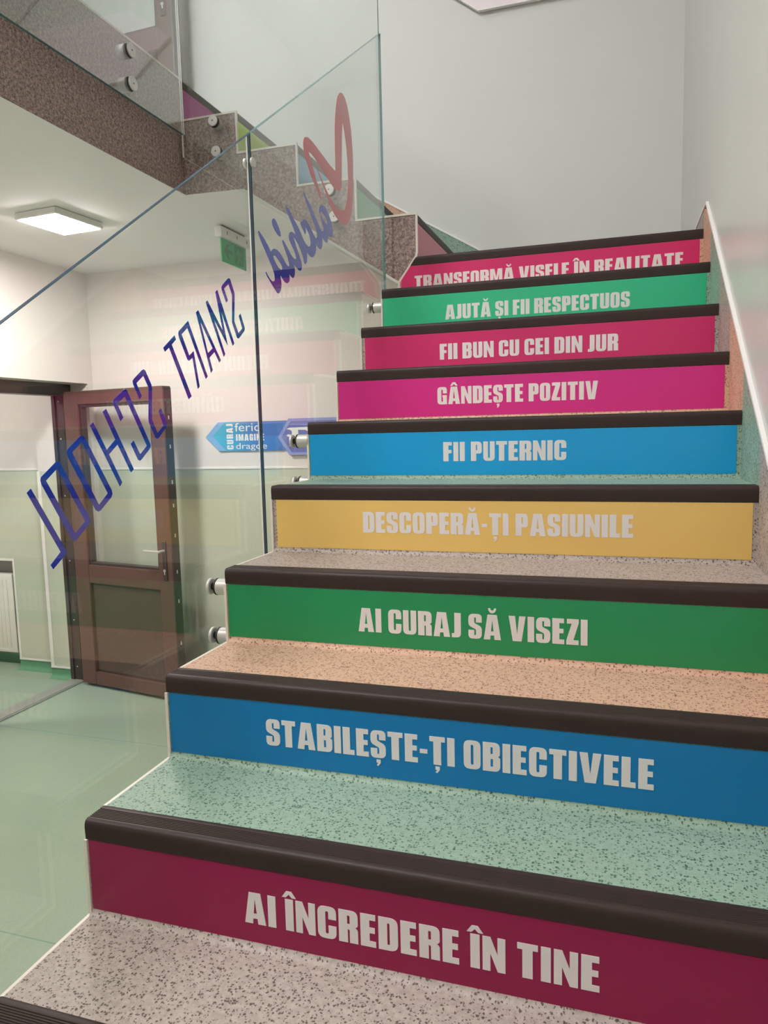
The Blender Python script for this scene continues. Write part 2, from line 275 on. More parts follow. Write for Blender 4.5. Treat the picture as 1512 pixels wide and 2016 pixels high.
SCRIPT = [[[(1.07, 1.3211), (1.0729, 1.3229), (1.0759, 1.3226), (1.102, 1.3109), (1.125, 1.297), (1.1399, 1.2847), (1.1494, 1.2927), (1.1613, 1.2977), (1.178, 1.2984), (1.1984, 1.2935), (1.2161, 1.2838), (1.234, 1.2728), (1.2446, 1.2684), (1.2501, 1.2685), (1.2565, 1.2722), (1.2551, 1.2783), (1.2467, 1.2925), (1.2293, 1.3113), (1.2159, 1.3263), (1.2144, 1.3304), (1.2193, 1.3337), (1.2284, 1.3302), (1.249, 1.3179), (1.2674, 1.306), (1.2865, 1.2985), (1.2979, 1.298), (1.307, 1.3022), (1.3046, 1.3081), (1.2915, 1.3227), (1.2728, 1.3346), (1.2612, 1.3457), (1.2598, 1.3544), (1.2656, 1.3638), (1.2774, 1.37), (1.2924, 1.3708), (1.3101, 1.3683), (1.2936, 1.3843), (1.2727, 1.4025), (1.2566, 1.4154), (1.2483, 1.4252), (1.2544, 1.4308), (1.2629, 1.4301), (1.2818, 1.421), (1.3009, 1.4087), (1.323, 1.3978), (1.3429, 1.3849), (1.3602, 1.3701), (1.381, 1.359), (1.4, 1.3557), (1.4116, 1.3594), (1.4185, 1.3674), (1.4162, 1.3799), (1.4063, 1.3948), (1.3932, 1.4034), (1.38, 1.4098), (1.384, 1.3991), (1.3839, 1.3927), (1.3779, 1.3859), (1.3676, 1.393), (1.3523, 1.4019), (1.3445, 1.4094), (1.3482, 1.4155), (1.362, 1.42), (1.3651, 1.4245), (1.3776, 1.429), (1.3927, 1.4289), (1.4087, 1.4222), (1.4248, 1.4133), (1.4409, 1.402), (1.4577, 1.395), (1.465, 1.3947), (1.4715, 1.4015), (1.4706, 1.4079), (1.4603, 1.4252), (1.4389, 1.4439), (1.4127, 1.4672), (1.3871, 1.4899), (1.3761, 1.5036), (1.3799, 1.5068), (1.3985, 1.4952), (1.4251, 1.4813), (1.4495, 1.4661), (1.4714, 1.4511), (1.4909, 1.4372), (1.5082, 1.428), (1.5205, 1.4287), (1.527, 1.4337), (1.5248, 1.4433), (1.5136, 1.4551), (1.5068, 1.4634), (1.5045, 1.4717), (1.5077, 1.4742), (1.5208, 1.4681), (1.5387, 1.4614), (1.5541, 1.459), (1.5624, 1.4628), (1.5582, 1.4697), (1.5494, 1.4766), (1.5315, 1.4843), (1.5165, 1.4883), (1.509, 1.4896), (1.5041, 1.485), (1.5004, 1.4773), (1.496, 1.4784), (1.492, 1.484), (1.4959, 1.4939), (1.5041, 1.5022), (1.5152, 1.5085), (1.5307, 1.5105), (1.552, 1.5067), (1.5732, 1.4964), (1.5911, 1.4804), (1.6026, 1.4636), (1.6073, 1.4496), (1.6052, 1.4363), (1.5964, 1.429), (1.5833, 1.4277), (1.5676, 1.4321), (1.5558, 1.4418), (1.5502, 1.4495), (1.5602, 1.4383), (1.5639, 1.4254), (1.5591, 1.4072), (1.5507, 1.4012), (1.5397, 1.4004), (1.5245, 1.4049), (1.5127, 1.41), (1.5141, 1.398), (1.512, 1.384), (1.505, 1.3734), (1.4939, 1.3679), (1.4819, 1.3684), (1.4675, 1.3729), (1.4593, 1.3799), (1.4593, 1.3634), (1.4536, 1.3489), (1.4409, 1.3363), (1.426, 1.3297), (1.4089, 1.3296), (1.3953, 1.3343), (1.3846, 1.3384), (1.3872, 1.3272), (1.3836, 1.3079), (1.3733, 1.2989), (1.3627, 1.3009), (1.3569, 1.3153), (1.3443, 1.329), (1.323, 1.346), (1.3038, 1.3559), (1.2917, 1.3584), (1.2948, 1.3538), (1.3087, 1.3356), (1.3293, 1.3149), (1.3438, 1.2979), (1.3459, 1.2856), (1.3396, 1.2761), (1.33, 1.2712), (1.3165, 1.2726), (1.2991, 1.2781), (1.2885, 1.2832), (1.2937, 1.2681), (1.2915, 1.2534), (1.2826, 1.2425), (1.2738, 1.2412), (1.2632, 1.2446), (1.2528, 1.2479), (1.2549, 1.2377), (1.2509, 1.2264), (1.2375, 1.2193), (1.2228, 1.2197), (1.2089, 1.2258), (1.1954, 1.2345), (1.195, 1.2271), (1.1981, 1.2176), (1.1986, 1.2087), (1.1948, 1.1958), (1.1859, 1.1853), (1.1777, 1.1817), (1.1674, 1.1828), (1.1504, 1.1926), (1.1312, 1.2034), (1.1126, 1.2151), (1.1037, 1.2242), (1.1063, 1.2268), (1.1131, 1.2206), (1.1271, 1.2124), (1.1417, 1.208), (1.1519, 1.2093), (1.1574, 1.2136), (1.1582, 1.2225), (1.1552, 1.2318), (1.1451, 1.2451), (1.1312, 1.2575), (1.1109, 1.2758), (1.0887, 1.2952), (1.0737, 1.3106)], [(1.153, 1.2761), (1.1583, 1.2794), (1.1685, 1.2794), (1.1859, 1.272), (1.2036, 1.2634), (1.2096, 1.2567), (1.2064, 1.2511), (1.1996, 1.249), (1.1841, 1.2517), (1.1693, 1.2598), (1.1562, 1.2703)]], [[(1.1537, 1.3661), (1.1567, 1.3723), (1.1648, 1.3776), (1.1724, 1.3774), (1.1846, 1.3706), (1.1966, 1.3605), (1.2049, 1.3503), (1.2067, 1.3419), (1.2024, 1.3381), (1.1894, 1.3389), (1.172, 1.3457), (1.1578, 1.3564)]]]
# ------------------------------------------------------------------ measures (metres; z = 0 at the lowest nosing in view)
RUN, H, WID = 0.24538, 0.165, 1.1259
DZ = [0, .0007, .0017, .0029, .0053, .0023, -.0019, -.0044, .0015, -.0018]
DY = [0, -.0033, -.0005, -.0013, .0024, .0048, .0004, .0010, .0025, -.0061]
FZ = -0.825; SOF = 1.85; LAND = 2.31; TOP = 4.7
BACK = 3.335; LEFT = -2.42; RX = WID + 0.006; FRONT = -3.2; OUT = -4.7
YU = 2.208                                                     # front face of the upper flight
def YK(k): return k * RUN + (DY[k] if 0 <= k <= 9 else 0)
def ZK(k): return k * H + (DZ[k] if 0 <= k <= 9 else 0)
LANDY, LANDZ = YK(9), ZK(9)
UX = [None, .075, -.177, -.429, -.699, -.955]                  # upper risers
UZ = [LANDZ, 1.650, 1.815, 1.980, 2.145, LAND]

# ================================================================== SETTING
tag(obj('floor', bx(OUT, RX, FRONT, BACK + .2, FZ - .1, FZ), M['floor']), 'pale green vinyl hall floor', 'floor', kind='structure')
# left wall with a doorway on each storey
DY0, DY1 = 2.33, 3.285
bm = bmesh.new()
for z0, z1, zh in ((FZ, SOF, 1.145), (LAND, TOP, LAND + 2.0)):
    box(bm, LEFT - .2, LEFT, FRONT, DY0, z0, z1); box(bm, LEFT - .2, LEFT, DY1, BACK, z0, z1); box(bm, LEFT - .2, LEFT, DY0, DY1, zh, z1)
tag(obj('wall_left', bm, M['white']), 'white hall wall with the doorway', 'wall', kind='structure')
# back wall: hall, room beyond (radiator niche) and stairwell
NX, NZ = -3.19, -.047
bm = bmesh.new()
box(bm, NX, 0.0, BACK, BACK + .25, FZ, SOF)
box(bm, OUT, NX, BACK, BACK + .25, NZ, SOF)
box(bm, OUT, NX, BACK + .13, BACK + .25, FZ, NZ)
tag(obj('wall_back', bm, M['white']), 'white lower wall behind the glass and the open door', 'wall', kind='structure')
tag(obj('wall_pillar', bx(-2.82, -2.64, BACK - .1, BACK - .0005, FZ, SOF - .01), M['white']), 'white wall pier beside the open door', 'wall', kind='structure')
tag(obj('wall_stairwell', box(bx(0.0, RX + .2, BACK, BACK + .25, FZ, SOF), OUT, RX + .2, BACK, BACK + .25, SOF, TOP), M['satin']), 'pale grey-green wall behind the stairs', 'wall', kind='structure')
tag(obj('wall_right', bx(RX, RX + .2, FRONT, BACK, FZ, TOP), M['gloss']), 'glossy pale wall along the right of the stairs', 'wall', kind='structure')
tag(obj('wall_front', bx(OUT, RX, FRONT - .2, FRONT, FZ, TOP), M['white']), 'white wall facing the stairs', 'wall', kind='structure')
tag(obj('wall_outer', bx(OUT - .2, OUT, FRONT, BACK, FZ, TOP), M['white']), 'white far wall of the room beyond the door', 'wall', kind='structure')
tag(obj('ceiling', bx(OUT, RX + .2, FRONT, BACK, TOP, TOP + .1), M['ceil']), 'white ceiling above the stairwell', 'ceiling', kind='structure')
# upper floor slab: its soffit is the hall ceiling
fl = thing('floor_landing', 'upper landing slab with a brown speckled edge above the hall', 'floor', (UX[5], YU, LAND), kind='structure')
bm = bmesh.new(); box(bm, OUT, UX[5] - .004, FRONT, BACK, SOF - .01, LAND - .004)
obj('slab', bm, M['soffit'], fl)
tag(obj('edge_covering', bx(UX[5] - .004, UX[5], FRONT, YU, SOF - .012, LAND - .002), M['brown'], fl), 'brown speckled vinyl on the slab edge')
tag(obj('edge_strip', bx(UX[5] - .002, UX[5] + .003, FRONT, YU, LAND - .004, LAND + .004), M['cream'], fl), 'cream strip along the slab edge')
obj('landing_covering', bx(LEFT, UX[5] - .002, FRONT, BACK, LAND - .004, LAND), VIN['green'], fl)
# painted dado, trims and skirtings of the hall and of the room beyond
DZT = 0.585
bm = bmesh.new(); box(bm, LEFT, -0.004, BACK - .003, BACK - .0002, FZ, DZT); box(bm, NX + .014, -2.82, BACK - .003, BACK - .0002, FZ, DZT); box(bm, OUT, NX + .0141, BACK - .003, BACK - .0002, NZ + .014, DZT)
box(bm, -2.82, -2.64, BACK - .103, BACK - .1002, FZ, DZT); box(bm, -2.823, -2.8202, BACK - .103, BACK, FZ, DZT)
tag(obj('trim_1', bm, M['dado']), 'pale green dado on the lower part of the wall', 'dado', kind='structure')
bm = bmesh.new(); box(bm, LEFT, -0.004, BACK - .008, BACK, DZT, DZT + .014, bev=.002); box(bm, OUT, -2.82, BACK - .008, BACK, DZT, DZT + .014, bev=.002)
tag(obj('trim_2', bm, M['trimw']), 'thin white trim line along the top of the dado', 'trim', kind='structure')
bm = bmesh.new(); box(bm, NX, NX + .016, BACK - .008, BACK + .13, FZ + .07, NZ + .016); box(bm, OUT, NX, BACK - .008, BACK + .13, NZ, NZ + .016)
box(bm, -2.826, -2.80, BACK - .108, BACK - .1, FZ + .07, DZT); box(bm, -2.826, -2.64, BACK - .11, BACK - .1, FZ + .07, FZ + .08); box(bm, NX, -2.826, BACK - .01, BACK, FZ + .07, FZ + .08)
tag(obj('trim_3', bm, M['trimw']), 'white trim framing the radiator niche', 'trim', kind='structure')
def cove(y_face, x0, x1):
    c = [(y_face, FZ), (y_face - .035, FZ), (y_face - .034, FZ + .002)] + [(y_face - .002 - .032 * (1 - math.sin(t * math.pi / 12)), FZ + .034 - .032 * math.cos(t * math.pi / 12)) for t in range(0, 7)] + [(y_face - .002, FZ + .07), (y_face, FZ + .07)]
    return py([c], x0, x1)
tag(obj('baseboard_back', cove(BACK - .003, LEFT, -.01), M['cove'], smooth=40), 'dark green coved skirting under the hall wall', 'skirting', kind='structure')
bm = cove(BACK - .003, NX, -2.823)
b2 = cove(BACK - .103, -2.825, -2.62); me_ = bpy.data.meshes.new('t'); b2.to_mesh(me_); b2.free(); bm.from_mesh(me_)
b2 = cove(BACK + .129, OUT, NX); b2.to_mesh(me_); b2.free(); bm.from_mesh(me_); bpy.data.meshes.remove(me_)
tag(obj('baseboard_room', bm, M['cove'], smooth=40), 'dark green coved skirting under the radiator', 'skirting', kind='structure')

# ================================================================== DOORS
def door(name, label, z0, hinge, ang, wid, dm=0.0, dh=0.0):
    d = thing(name, label, 'door', (LEFT - .16, DY1, z0), kind='structure')
    zt = z0 + 1.97
    bm = bmesh.new()
    x0, x1 = LEFT - .235, LEFT - .135
    box(bm, x0, x1, DY1 - .075, DY1, z0, zt, bev=.004); box(bm, x0, x1, DY0, DY0 + .075, z0, zt, bev=.004)
    box(bm, x0, x1, DY0 + .0745, DY1 - .0745, zt - .075, zt, bev=.004)
    box(bm, x0 + .02, x0 + .035, DY1 - .085, DY1 - .0745, z0, zt - .07); box(bm, x0 + .02, x0 + .035, DY0 + .0745, DY0 + .085, z0, zt - .07)
    obj('door_frame', bm, M['frame'], d)
    for zz in (.1, .42, .82, 1.25, 1.62, 1.86): tag(obj('frame_screw', cyl(bmesh.new(), (x0 + .06, DY1 - .0755, z0 + zz), 1, .005, -.001, .002, 12), M['steel'], d), 'bright screw head on the frame')
    tag(obj('threshold', box(box(bx(x0 + .01, x1, DY0 + .075, DY1 - .075, z0, z0 + .012, bev=.003), x0 - .002, x0 + .0098, DY0 + .075, DY1 - .075, z0, z0 + .008), x1 + .0002, x1 + .012, DY0 + .075, DY1 - .075, z0, z0 + .008), M['metal_strip'], d), 'grey metal threshold strip')
    # leaf, built flat then swung on its hinge
    T = Matrix.Translation(Vector((hinge[0], hinge[1], z0))) @ Matrix.Rotation(ang, 4, 'Z')
    def put(nm, bm, mat, par=d, smooth=None):
        bmesh.ops.transform(bm, matrix=T, verts=bm.verts)
        return obj(nm, bm, mat, par, smooth)
    th = .068; za, zb = .02, 1.915
    mid0, mid1, bot = .695 + dm, .815 + dm, .105; st = .125; sr = .108; top = .085
    bm = bmesh.new()
    box(bm, 0, st, 0, th, za, zb, bev=.005); box(bm, wid - sr, wid, 0, th, za, zb, bev=.005)
    box(bm, st - .001, wid - sr + .001, .002, th - .002, zb - top, zb, bev=.004); box(bm, st - .001, wid - sr + .001, .002, th - .002, mid0, mid1, bev=.004); box(bm, st - .001, wid - sr + .001, .002, th - .002, za, bot, bev=.004)
    leaf = put('door_leaf', bm, M['wood'])
    bm = bmesh.new()
    for (a, b_, c, e) in ((st - .001, st + .016, mid1, zb - top), (wid - sr - .016, wid - sr + .001, mid1, zb - top)): box(bm, a, b_, .012, th - .012, c, e, bev=.003)
    box(bm, st, wid - sr, .012, th - .012, mid1 - .001, mid1 + .016, bev=.003); box(bm, st, wid - sr, .012, th - .012, zb - top - .016, zb - top + .001, bev=.003)
    tag(put('glazing_bead', bm, M['frame'], leaf), 'dark bead around the door pane')
    tag(put('pane', bx(st + .01, wid - sr - .01, .03, .038, mid1 + .01, zb - top - .01), M['glass'], leaf), 'clear glass pane of the door')
    bm = bmesh.new(); box(bm, st - .002, wid - sr + .002, .022, th - .022, bot - .002, mid0 + .002)
    box(bm, st + .012, wid - sr - .012, .017, th - .017, bot + .012, mid0 - .012, bev=.004)
    tag(put('panel', bm, M['panel'], leaf), 'dark brown lower panel')
    bm = bmesh.new(); box(bm, wid - .0005, wid + .004, .004, .064, za + .01, zb - .01)
    ls = tag(put('lock_strip', bm, M['frame'], leaf), 'dark rebate strip on the free edge')
    for zz in (.12, .36, .62, .80, 1.02, 1.2, 1.34, 1.55, 1.72): tag(put('latch_pin', bx(wid + .003, wid + .007, .03, .038, zz, zz + .022, bev=.001), M['steel'], ls), 'small bright steel pin')
    bm = bmesh.new(); box(bm, wid - .07, wid - .038, -.008, .001, .76 + dh, 1.0 + dh, bev=.004)
    pl = put('handle_plate', bm, M['frame'], leaf)
    bm = bmesh.new(); cyl(bm, (wid - .054, -.008, .94 + dh), 1, .009, -.045, .001, 16)
    box(bm, wid - .175, wid - .046, -.058, -.042, .932 + dh, .948 + dh, bev=.006)
    put('handle', bm, M['steel'], pl, 40)
    bm = bmesh.new(); cyl(bm, (wid - .054, -.008, .82 + dh), 1, .009, -.004, .001, 16); box(bm, wid - .058, wid - .05, -.012, -.007, .795 + dh, .82 + dh, bev=.002)
    put('keyhole', bm, M['steel'], pl)
    bm = bmesh.new()
    for zz in (.2, 1.0, 1.7): cyl(bm, (-.006, .004, zz), 2, .008, 0, .09, 14)
    put('hinge', bm, M['frame'], leaf)
    return d
door('door_1', 'brown half-glazed door standing open at the end of the hall', FZ, (LEFT - .085, 3.15), math.radians(-9.6), .838)
door('door_2', 'brown half-glazed door standing open on the upper landing', LAND, (LEFT - .08, 3.165), math.radians(-2.5), .945, -.03, .07)

# ================================================================== STAIRS
# carrying bodies of the two flights
cs = thing('staircase', 'concrete staircase turning left with brown speckled sides and cream edges', 'staircase', (0, YU, LANDZ))
prof = []
for k in range(-4, 10):
    prof += [(YK(k) + .005, ZK(k - 1) - .005 if k > -4 else FZ), (YK(k) + .005, ZK(k) - .005)]
prof += [(BACK - .003, LANDZ - .005), (BACK - .003, 1.16), (YU + .01, 1.16), (-.74, FZ)]
obj('lower_flight', py([prof], .002, WID - .001), M['white'], cs)
tag(obj('lower_side_covering', py([prof], -.002, .002), M['brown'], cs), 'brown speckled side of the lower flight')
up = [(-.0005, 1.393), (.072, LANDZ - .005), (UX[1] - .005, LANDZ - .005), (UX[1] - .005, UZ[1] - .005)]
for i in range(2, 6): up += [(UX[i] - .005, UZ[i - 1] - .005)] + ([(UX[i] - .005, UZ[i] - .005)] if i < 5 else [])
up += [(UX[5] - .003, 1.84), (-.68, 1.834)]
obj('upper_flight', px([up], YU + .002, BACK - .003), M['soffit'], cs)
tag(obj('upper_side_covering', px([up], YU - .003, YU + .002), M['brown'], cs), 'brown speckled side of the upper flight')
# cream edge strips
ln = [(0.0, 1.393), (.072, LANDZ)]
for i in range(1, 5): ln += [(UX[i], UZ[i - 1] if i > 1 else LANDZ + .004), (UX[i], UZ[i]) if i else None, ]
ln2 = [(.0, 1.393), (.072, LANDZ + .004), (UX[1], LANDZ + .02), (UX[1], UZ[1]), (UX[2], UZ[1]), (UX[2], UZ[2]), (UX[3], UZ[2]), (UX[3], UZ[3]), (UX[4], UZ[3]), (UX[4], UZ[4]), (UX[5], UZ[4])]
tag(obj('upper_edge_strip', px([ribbon(ln2, .008)], YU - .006, YU + .002), M['cream'], cs), 'cream strip following the upper steps')
l3 = [(YK(0) + .05, ZK(0) - .002)]
for k in range(1, 9): l3 += [(YK(k) - .001, ZK(k - 1) - .002), (YK(k) - .001, ZK(k) - .036)] + ([(YK(k) + .05, ZK(k) - .002)] if True else [])
l3 += [(YK(9) - .001, ZK(8) - .002), (YK(9) - .001, 1.393)]
bm = bmesh.new()
segs = []; cur = [l3[0]]
for q in l3[1:]:
    cur.append(q)
    if abs(q[1] % 1) > 2: pass
i = 0; runs = [[(YK(k) + .05, ZK(k) - .002), (YK(k + 1) - .001, ZK(k) - .002), (YK(k + 1) - .001, ZK(k + 1) - .034 if k < 8 else 1.393)] for k in range(0, 9)]
for r_ in runs: prism(bm, [ribbon(r_, .0035)], lambda a, b: (-.0045, a, b), lambda a, b: (.0015, a, b))
tag(obj('lower_edge_strip', bm, M['cream'], cs), 'cream strip along the open left edge of the steps')

# ---- heavy condensed capitals (height 1), drawn as outlines with holes
s2 = .235
def _O(w): return [rounded([(0, 0, .21), (0, 1, .21), (w, 1, .21), (w, 0, .21)]), rounded([(s2, .15, .05), (w - s2, .15, .05), (w - s2, .85, .05), (s2, .85, .05)])]
w = .56
G_ = {
 'I': (.25, [[[(0, 0), (0, 1), (.25, 1), (.25, 0)]]]),
 'E': (.45, [[[(0, 0), (0, 1), (.44, 1), (.44, .82), (.265, .82), (.265, .60), (.42, .60), (.42, .425), (.265, .425), (.265, .18), (.45, .18), (.45, 0)]]]),
 'F': (.44, [[[(0, 0), (0, 1), (.44, 1), (.44, .82), (.265, .82), (.265, .59), (.42, .59), (.42, .41), (.265, .41), (.265, 0)]]]),
 'L': (.42, [[[(0, 0), (0, 1), (.265, 1), (.265, .18), (.42, .18), (.42, 0)]]]),
 'T': (.53, [[[(.1325, 0), (.1325, .82), (0, .82), (0, 1), (.53, 1), (.53, .82), (.3975, .82), (.3975, 0)]]]),
 'Z': (.46, [[[(0, 0), (0, .16), (.2, .82), (.02, .82), (.02, 1), (.46, 1), (.46, .85), (.265, .18), (.46, .18), (.46, 0)]]]),
 'N': (.6, [[[(0, 0), (0, 1), (.21, 1), (.395, .5), (.395, 1), (.6, 1), (.6, 0), (.4, 0), (.205, .52), (.205, 0)]]]),
 'M': (.8, [[[(0, 0), (0, 1), (.29, 1), (.4, .36), (.51, 1), (.8, 1), (.8, 0), (.58, 0), (.58, .66), (.47, 0), (.33, 0), (.22, .66), (.22, 0)]]]),
 'A': (.68, [[[(0, 0), (.155, 1), (.525, 1), (.68, 0), (.425, 0), (.41, .17), (.27, .17), (.255, 0)], [(.288, .33), (.392, .33), (.34, .80)]]]),
 'V': (.66, [[[(0, 1), (.16, 0), (.5, 0), (.66, 1), (.41, 1), (.33, .28), (.25, 1)]]]),
 'O': (w, [_O(w)]),
 'C': (w, [[rounded([(w, .61), (w, 1, .21), (0, 1, .21), (0, 0, .21), (w, 0, .21), (w, .41), (w - s2, .41), (w - s2, .15, .05), (s2, .15, .05), (s2, .85, .05), (w - s2, .85, .05), (w - s2, .61)])]]),
 'G': (w, [[rounded([(w, .63), (w, 1, .21), (0, 1, .21), (0, 0, .21), (w - .09, 0, .1), (w - .09, .07), (w - .07, 0), (w, 0), (w, .53), (w * .53, .53), (w * .53, .40), (w - s2, .40), (w - s2, .15, .05), (s2, .15, .05), (s2, .85, .05), (w - s2, .85, .05), (w - s2, .63)])]]),
 'S': (.54, [[rounded([(.54, .66), (.54, 1, .21), (0, 1, .21), (0, .52, .14), (.305, .38, .06), (.305, .14, .05), (s2, .14, .05), (s2, .35), (0, .35), (0, 0, .21), (.54, 0, .21), (.54, .49, .14), (s2, .63, .06), (s2, .86, .05), (.305, .86, .05), (.305, .66)])]]),
 'U': (w, [[rounded([(0, 1), (0, 0, .21), (w, 0, .21), (w, 1), (w - s2, 1), (w - s2, .15, .05), (s2, .15, .05), (s2, 1)])]]),
 'J': (.37, [[rounded([(.37, 1), (.37, 0, .2), (0, 0), (0, .165), (.105, .165, .05), (.105, 1)])]]),
 'D': (w, [[rounded([(0, 0), (0, 1), (w, 1, .23), (w, 0, .23)]), rounded([(.255, .17), (.255, .83), (w - s2, .83, .05), (w - s2, .17, .05)])]]),
 'P': (.54, [[rounded([(0, 0), (0, 1), (.54, 1, .2), (.54, .38, .2), (.265, .38), (.265, 0)]), rounded([(.255, .55), (.255, .84), (.315, .84, .03), (.315, .55, .03)])]]),
 'R': (.57, [[rounded([(0, 0), (0, 1), (.57, 1, .2), (.57, .54, .1), (.49, .485), (.57, .42, .08), (.57, 0), (.325, 0), (.325, .40, .04), (.265, .42), (.265, 0)]), rounded([(.255, .58), (.255, .84), (.33, .84, .03), (.33, .58, .03)])]]),
 'B': (.57, [[rounded([(0, 0), (0, 1), (.56, 1, .2), (.56, .56, .1), (.49, .52), (.57, .47, .1), (.57, 0, .2)]), rounded([(.255, .60), (.255, .84), (.325, .84, .03), (.325, .60, .03)]), rounded([(.255, .16), (.255, .43), (.335, .43, .03), (.335, .16, .03)])]]),
 '-': (.26, [[[(0, .36), (0, .51), (.26, .51), (.26, .36)]]]),
}
def breve(cx): return [(cx + .16 * math.cos(t), 1.26 + .20 * math.sin(t)) for t in [math.pi + i * math.pi / 12 for i in range(13)]] + [(cx + .075 * math.cos(t), 1.26 + .09 * math.sin(t)) for t in [2 * math.pi - i * math.pi / 12 for i in range(13)]]
def circ(cx): return [(cx - .22, 1.05), (cx - .08, 1.25), (cx + .08, 1.25), (cx + .22, 1.05), (cx + .09, 1.05), (cx, 1.15), (cx - .09, 1.05)]
def comma(cx): return [(cx - .07, -.06), (cx + .08, -.06), (cx + .08, -.18), (cx - .01, -.30), (cx - .07, -.27), (cx - .01, -.18), (cx - .07, -.18)]
ACC = {'Ă': ('A', breve), 'Â': ('A', circ), 'Î': ('I', circ), 'Ș': ('S', comma), 'Ț': ('T', comma)}
def layout(text, gap=.075, space=.23):
    x = 0; out = []
    for ch in text:
        if ch == ' ': x += space; continue
        base, acc = ACC.get(ch, (ch, None)); wd, shapes = G_[base]
        for s in shapes: out.append([[(x + a, b) for a, b in c] for c in s])
        if acc: out.append([[(a, b) for a, b in acc(x + wd / 2)]])
        x += wd + gap
    return out, x - gap
def lettering(text, x0, x1, zb, cap, yf, parent, mat):
    shapes, tw = layout(text); sx = (x1 - x0) / tw; bm = bmesh.new()
    for s in shapes: prism(bm, [[(x0 + a * sx, zb + b * cap) for a, b in c] for c in s], lambda a, b: (a, yf - .0006, b), lambda a, b: (a, yf + .0001, b))
    return obj('lettering', bm, mat, parent)

def nosing_profile(d=.05):
    p = [(.0005, -.033), (-.002, -.032), (-.003, -.012), (-.0026, -.006), (-.001, -.0015), (.002, .001), (.006, .0022)]
    y = .009
    while y < .036: p += [(y, .0022), (y + .0008, .0009), (y + .0022, .0009), (y + .003, .0022)]; y += .0042
    p += [(d - .012, .0024), (d - .004, .0022), (d, .0004), (d, -.0015), (.003, -.0015), (.003, -.033)]
    return p
STEP = [  # slogan, x0, x1, baseline above the tread, sticker colour, how it is called
 None,
 ('AI ÎNCREDERE ÎN TINE', .293, .826, .041, (140, 5, 68), 'dark magenta'),
 ('STABILEȘTE-ȚI OBIECTIVELE', .214, .903, .049, (0, 116, 176), 'deep blue'),
 ('AI CURAJ SĂ VISEZI', .317, .790, .043, (28, 138, 84), 'green'),
 ('DESCOPERĂ-ȚI PASIUNILE', .246, .877, .054, (226, 188, 106), 'yellow'),
 ('FII PUTERNIC', .394, .717, .049, (0, 152, 212), 'bright blue'),
 ('GÂNDEȘTE POZITIV', .323, .788, .0475, (198, 32, 128), 'bright magenta'),
 ('FII BUN CU CEI DIN JUR', .275, .841, .0425, (198, 32, 100), 'raspberry red'),
 ('AJUTĂ ȘI FII RESPECTUOS', .240, .877, .046, (38, 178, 130), 'emerald green'),
 ('TRANSFORMĂ VISELE ÎN REALITATE', .064, 1.060, .037, (198, 18, 96), 'crimson')]
CYC = ['grey', 'green', 'peach']
CYN = {'grey': 'grey', 'green': 'mint green', 'peach': 'peach'}
def skz(y): return min(.672 * y + .116, 1.557)                  # top of the skirting on the right wall
def sheet_profile(ya, za, yb, zb):
    c = [(ya, za)] + [(yb - .014 + .014 * math.sin(t * math.pi / 12), za + .014 - .014 * math.cos(t * math.pi / 12)) for t in range(0, 7)] + [(yb, zb)]
    return c + [(yb + .004, zb), (yb + .004, za - .004), (ya, za - .004)]
